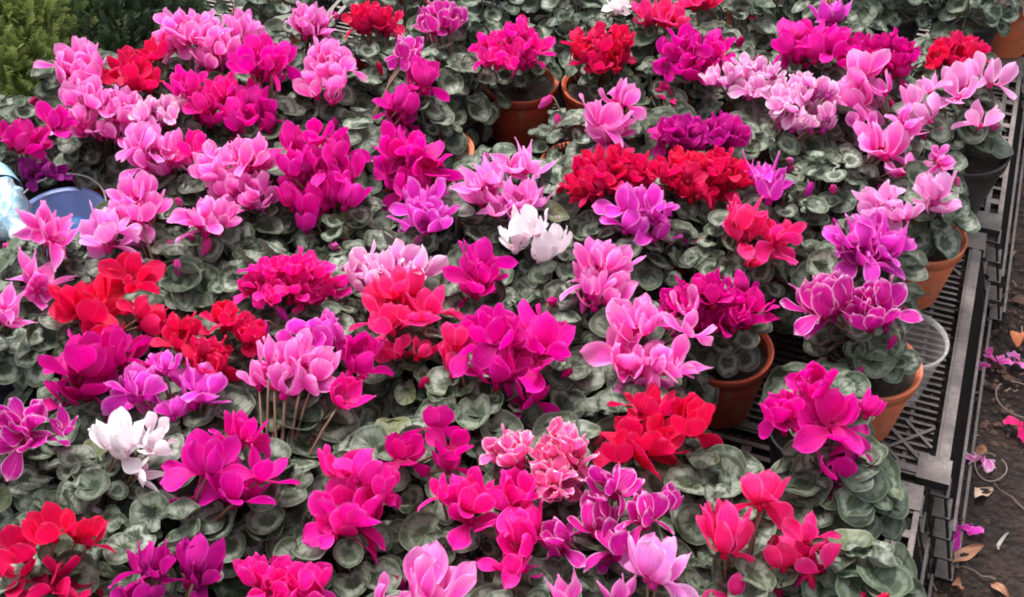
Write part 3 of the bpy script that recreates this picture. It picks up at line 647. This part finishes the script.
# ------------------------------------------------------------------ conifers at the back left
def conifer(name, label, x, y, z0, h, rad, col1, col2, n, seed, cat='conifer'):
    rs = np.random.RandomState(seed); root = tag(empty(name, (x, y, z0)), label, cat)
    t = NT(name+'_foliage'); rn = t.attr('rnd'); pv = t.attr('pv')
    c = t.mix(t.math('ADD', t.math('MULTIPLY', pv, .6), t.math('MULTIPLY', rn, .4)), (*col1, 1), (*col2, 1))
    t.l(c, t.p.inputs['Base Color']); t.p.inputs['Roughness'].default_value = .6; t.trans(c, .2)
    bark = simple(name+'_bark', (.03, .02, .015), .9, 60, .6, .5)
    tr = MB(); tr.tube([(0, 0, 0), (.004, .002, h*.4), (-.003, 0, h*.75)], [.012, .009, .003], 7)
    for k in range(14):
        a = k*2.4; zz = h*(.1+.6*k/14); tr.tube([(0, 0, zz), (rad*.35*math.cos(a), rad*.35*math.sin(a), zz+.03), (rad*.6*math.cos(a), rad*.6*math.sin(a), zz+.08)], [.004, .003, .0015], 5)
    tr.build('trunk', bark, root)
    mb = MB()
    for i in range(n):
        a = rs.uniform(0, 6.28); v = rs.uniform(.02, 1)**.8; rr = rad*math.sqrt(max(.02, 1-(v-.3)**2/.55))*rs.uniform(.35, 1.0)**.5*(1+.12*math.sin(3*a+v*9))
        o = np.array([math.cos(a), math.sin(a), 0]); p = o*rr*.9+[0, 0, v*h]
        d = o*rs.uniform(.3, .9)+[0, 0, rs.uniform(.5, 1.1)]+rs.uniform(-.3, .3, 3); d /= np.linalg.norm(d)
        s = np.cross(d, rs.normal(size=3)); s /= np.linalg.norm(s); L = rs.uniform(.035, .06); rnd = rs.uniform()
        nn = 9
        for k in range(nn):
            q = k/nn; b = p+d*L*q; wl = L*.34*(1-q*.75)
            for sg in (-1, 1):
                e = d*.75+s*sg*.8+rs.uniform(-.12, .12, 3); e /= np.linalg.norm(e); w = np.cross(e, np.cross(d, s))*.0013
                tipp = b+e*wl
                mb.add([b-w, b+w, tipp+w*.5, tipp-w*.5], [(0, 1, 2, 3)], rnd=rnd, pv=np.array([q*.5, q*.5, .5+q*.5, .5+q*.5]))
        w = s*.0014; mb.add([p-w, p+w, p+d*L*1.06], [(0, 1, 2)], rnd=rnd, pv=np.array([0, 0, 1.]))
    mb.build('crown', t.m, root, smooth=False)
    pb = MB(); pb.lathe([(.001, -z0), (rad*.45, -z0), (rad*.6, .0), (rad*.62, .005), (rad*.58, .004), (.001, -.012)], 28); pb.build('pot', BLACKP, root)
g = at(8, 34, .28)
conifer('golden_conifer', 'golden green feathery conifer at the upper left corner', g[0], g[1], .03, .36, .17, (.17, .28, .07), (.78, .86, .34), 7000, 3)
g = at(112, 4, .28)
conifer('dark_conifer', 'dark green feathery conifer right of the golden one at the top', g[0], g[1], .03, .36, .16, (.04, .08, .045), (.26, .38, .20), 5200, 5)

# ------------------------------------------------------------------ bucket and what stands in it, left edge
def bucket():
    m = simple('bucket_plastic', lin((125,150,210))[:3], .35, 12, .3, .05, col2=lin((85,105,170))[:3], trans=.15)
    c = at(62, 214, .275); root = tag(empty('plastic_bucket', (c[0], c[1], CH-.002)), 'grey blue plastic bucket at the left edge holding a bright blue lid', 'bucket')
    h = .11
    b = MB(); b.lathe([(.001, .002), (.042, .002), (.056, h), (.053, h), (.039, .006), (.001, .006)], 48); b.build('wall', m, root)
    r = MB(); r.lathe([(.0563, h-.006), (.060, h-.005), (.061, h+.001), (.058, h+.003), (.0525, h+.0005)], 48); r.build('rim', m, root)
    hd = MB(); pts = [(.061*math.cos(t), .061*math.sin(t)*1.0+.0*t, h+.012+.012*math.sin(t)) for t in np.linspace(0.05, math.pi-.05, 24)]
    hd.tube(pts, .0013, 6); hd.build('handle', simple('wire', (.35, .33, .32), .4), root)
    # bright blue ribbed lid leaning inside
    lm = simple('blue_lid_plastic', lin((30,140,215))[:3], .35)
    q = at(78, 232, .245); e = MB()
    e.lathe([(.001, .016), (.019, .016), (.021, .014), (.0215, 0), (.0195, 0), (.0185, .013), (.001, .0135)], 60, wob=lambda t, z: 1+(.02*math.cos(30*t) if z < .0145 else 0))
    o = e.build('bottle_lid', lm); o.location = (q[0], q[1], .240); o.rotation_euler = (.35, .1, 0)
    tag(o, 'bright blue ribbed plastic lid inside the grey blue bucket', 'lid')
bucket()
def bottle():
    cl = NT('bottle_plastic'); cl.p.inputs['Base Color'].default_value = (.70, .86, .93, 1); cl.p.inputs['Roughness'].default_value = .2; cl.l(cl.mix(cl.ss(cl.noise(40, 3, .6, cl.co(), dist=2), .42, .6), (.30, .56, .74, 1), (.72, .82, .86, 1)), cl.p.inputs['Base Color'])
    cl.p.inputs['Transmission Weight'].default_value = .1; cl.p.inputs['IOR'].default_value = 1.3
    nz = cl.noise(25, 2, .5, cl.co()); cl.bump(nz, .5, .004)
    a = at(-26, 170, .285); b = at(22, 236, .275)
    root = tag(empty('plastic_bottle', tuple(b)), 'pale blue white translucent plastic bottle lying at the left edge', 'bottle')
    d = a-b; L = .15; root.rotation_euler = Vector(d).to_track_quat('Z', 'Y').to_euler()
    m = MB(); prof = [(.001, 0), (.012, 0), (.013, .012), (.02, .02), (.034, .038), (.036, .05)]
    for k in range(8): prof += [(.0365, .052+k*.011), (.034, .057+k*.011)]
    prof += [(.036, .145), (.034, .15), (.001, .148)]
    m.lathe(prof, 60, wob=lambda t, z: 1+(.09*math.sin(3*t+z*90)*math.sin(z*70+1)+.05*math.sin(7*t-z*160)+.03*math.sin(11*t+z*300))*min(1, z/.04)); m.build('bottle_body', cl.m, root)
    l = MB(); l.lathe([(.0405, .09), (.0407, .091), (.0407, .125), (.0405, .126)], 40); l.build('label_band', simple('pale_blue_label', lin((150,200,225))[:3], .4, 20, .5, col2=lin((225,240,245))[:3]), root)
    c = MB(); c.lathe([(.0135, .010), (.0145, .009), (.0145, -.008), (.001, -.009)], 30); c.build('cap', simple('white_cap', (.75, .74, .70), .4), root)
bottle()
def jar():
    q = at(30, 242, .23); root = tag(empty('cream_jar', (q[0], q[1], CH+.02)), 'cream coloured lidded jar between bottle and bucket under pink star blooms', 'jar')
    m = MB(); m.lathe([(.001, 0), (.026, 0), (.028, .004), (.028, .05), (.025, .056)], 36); m.build('jar_body', simple('milky_glass', (.62, .62, .58), .2, trans=.2), root)
    l = MB(); l.lathe([(.0275, .052), (.0285, .053), (.0285, .066), (.0265, .069), (.001, .069)], 36); l.build('lid', simple('cream_lid', lin((225,200,165))[:3], .45), root)
    f = MB(); f.lathe([(.0279, -.022), (.0279, .0)], 24); 
jar()

# ------------------------------------------------------------------ right side: clear empty pot, things lying on the soil
def clear_pot():
    t = NT('clear_plastic'); t.p.inputs['Base Color'].default_value = (.55, .53, .53, 1); t.p.inputs['Roughness'].default_value = .25
    t.p.inputs['Alpha'].default_value = .38; t.bump(t.noise(60, 3, .6, t.co()), .3, .001)
    q = at(908, 352, RIM-.02); root = tag(empty('clear_pot', (q[0], q[1]+.02, CH+.001)), 'empty smoky clear plastic pot between two orange pots on the crate', 'pot')
    m = MB(); m.lathe([(.001, .001), (.036, .001), (.038, .004), (.05, .088)], 40); m.build('pot_wall', t.m, root)
    r = MB(); r.lathe([(.0498, .086), (.053, .087), (.054, .092), (.051, .093), (.0495, .088)], 40); r.build('rim', t.m, root)
clear_pot()
def curl_leaf(px, py, L, wd, ang, label, mat, seed, name='dry_leaf', cat='dry leaf', z=.017):
    rs = np.random.RandomState(seed); mb = MB(); c = at(px, py, z); nv, nu = 14, 8; vs = []
    for i in range(nv):
        v = i/(nv-1); w = wd*(math.sin(math.pi*min(1, v*.96+.02))**.8+.03)
        for k in range(nu+1):
            u = -1+2*k/nu; x = (v-.5)*L; y = u*w+.12*L*math.sin(v*3); zz = .35*w*u*u+.006*math.sin(v*5+seed)+.0015*math.sin(u*6+v*9)
            vs.append((x, y, max(-.006, zz)))
    f = [(i*(nu+1)+k, i*(nu+1)+k+1, (i+1)*(nu+1)+k+1, (i+1)*(nu+1)+k) for i in range(nv-1) for k in range(nu)]
    mb.add(vs, f, pu=0, pv=.6, rnd=.5)
    o = mb.build(name, mat); o.location = tuple(c); o.rotation_euler = (rs.uniform(-.2, .2), rs.uniform(-.15, .15), ang)
    tag(o, label, cat); return o
DRY = simple('dry_leaf', lin((165,118,92))[:3], .7, 60, .5, .4, col2=lin((110,74,58))[:3])
DRY2 = simple('pale_dry_leaf', lin((190,160,140))[:3], .7, 60, .5, .4, col2=lin((130,98,80))[:3])
curl_leaf(984, 494, .040, .009, .6, 'small pale brown dry leaf on the soil below the ringed violet petals', DRY2, 1)
curl_leaf(968, 556, .050, .009, .45, 'long beige dry leaf on the soil near the lower crate', DRY, 2)
curl_leaf(1003, 543, .030, .0022, .9, 'thin whitish curled strip on the soil at the lower right', simple('pale_strip', (.55, .5, .45), .6), 3, 'dry_strip', 'plant strip')
curl_leaf(981, 452, .016, .007, .2, 'tiny brown leaf scrap on the soil above the ringed violet petals', DRY, 4)
curl_leaf(1019, 338, .030, .010, 1.2, 'orange brown leaf at the right edge of the soil', simple('orange_leaf', lin((205,120,75))[:3], .6, 60, .4), 5)
curl_leaf(1000, 588, .03, .006, 2.1, 'dark brown dry leaf at the lower right corner of the soil', DRY, 12)
curl_leaf(960, 585, .024, .006, 1.4, 'curled brown leaf scrap beside the crate at the bottom', DRY, 14)
def petals_on_soil(px, py, n, spread, sc, col, label, seed):
    rs = np.random.RandomState(seed); c = at(px, py, .017); root = tag(empty('fallen_bloom', tuple(c)), label, 'fallen bloom')
    for i in range(n):
        mb = MB(); petal(mb, 0, .030*sc, .010*sc, .4, 1.2, rs.uniform(-.6, .8), -.3, .4, 4, rs.randint(1 << 30))
        o = mb.build('petal', PM[col], root); o.location = (rs.uniform(-spread, spread), rs.uniform(-spread, spread), rs.uniform(0, .004))
        o.rotation_euler = (rs.uniform(-.4, .4), rs.uniform(.5, 1.3), rs.uniform(0, 6.28))
petals_on_soil(1018, 424, 3, .006, .9, 'S', 'bright rose fallen petals on the soil at the right edge', 1)
petals_on_soil(983, 463, 8, .011, .8, 'F', 'pale lilac wilted bloom lying inside a small wire ring', 2)
petals_on_soil(958, 530, 9, .011, .8, 'O', 'violet wilted bloom on the soil close to the lower crate', 3)
petals_on_soil(995, 362, 6, .010, .75, 'P', 'wilted pink bloom on the soil below the orange leaf', 4)
petals_on_soil(1016, 358, 4, .010, .7, 'L', 'faded light pink petals on the soil at the right edge', 5)
def ring(px, py, r, label, wob, seed):
    rs = np.random.RandomState(seed); c = at(px, py, .016); mb = MB()
    th = np.linspace(0, 2*math.pi*.93, 40); mb.tube([(r*math.cos(t)*(1+wob*math.sin(2*t+seed)), r*math.sin(t), .002+.004*math.sin(t*1.5)) for t in th], .0011, 6)
    o = mb.build('wire_ring', simple('dull_wire', (.16, .12, .10), .5)); o.location = tuple(c); o.rotation_euler = (0, 0, seed); tag(o, label, 'wire ring')
ring(990, 468, .021, 'thin rusty wire ring around the pale lilac wilted bloom', .1, 1)
ring(1016, 400, .030, 'thin brown wire ring half outside the right edge above rose petals', .1, 2)
def twigs():
    m = simple('twig', (.14, .09, .07), .8, 80, .5)
    for i, (px, py, L, a, lab) in enumerate([(1006, 130, .07, 1.2, 'thin twig on the soil at the upper right beside the crate rail'), (999, 300, .06, .8, 'thin twig on the soil left of the orange leaf'),
                                    (1010, 500, .06, 2.2, 'bent twig on the soil right of the pale dry leaf'), (975, 575, .05, 2.7, 'short twig on the soil below the long beige leaf')]):
        mb = MB(); rs = np.random.RandomState(i); pts = [((t-.5)*L, rs.uniform(-.004, .004), .002+rs.uniform(0, .004)) for t in np.linspace(0, 1, 7)]
        mb.tube(pts, np.linspace(.0017, .0007, 7), 6); o = mb.build('twig', m); o.location = tuple(at(px, py, .014)); o.rotation_euler = (0, 0, a); tag(o, lab, 'twig')
twigs()
def corner_pot():
    q = at(1010, 2, RIM); root = tag(empty('orange_pot', (q[0]+.02, q[1]+.03, CH+.002)), 'small orange plastic pot at the top right corner beyond the crate rail', 'pot')
    po = put('pot_wall', POTS['std'][0], root, ORANGE); put('rim', POTS['std'][1], po, ORANGE); put('soil', POTS['std'][2], root, PEAT)
corner_pot()
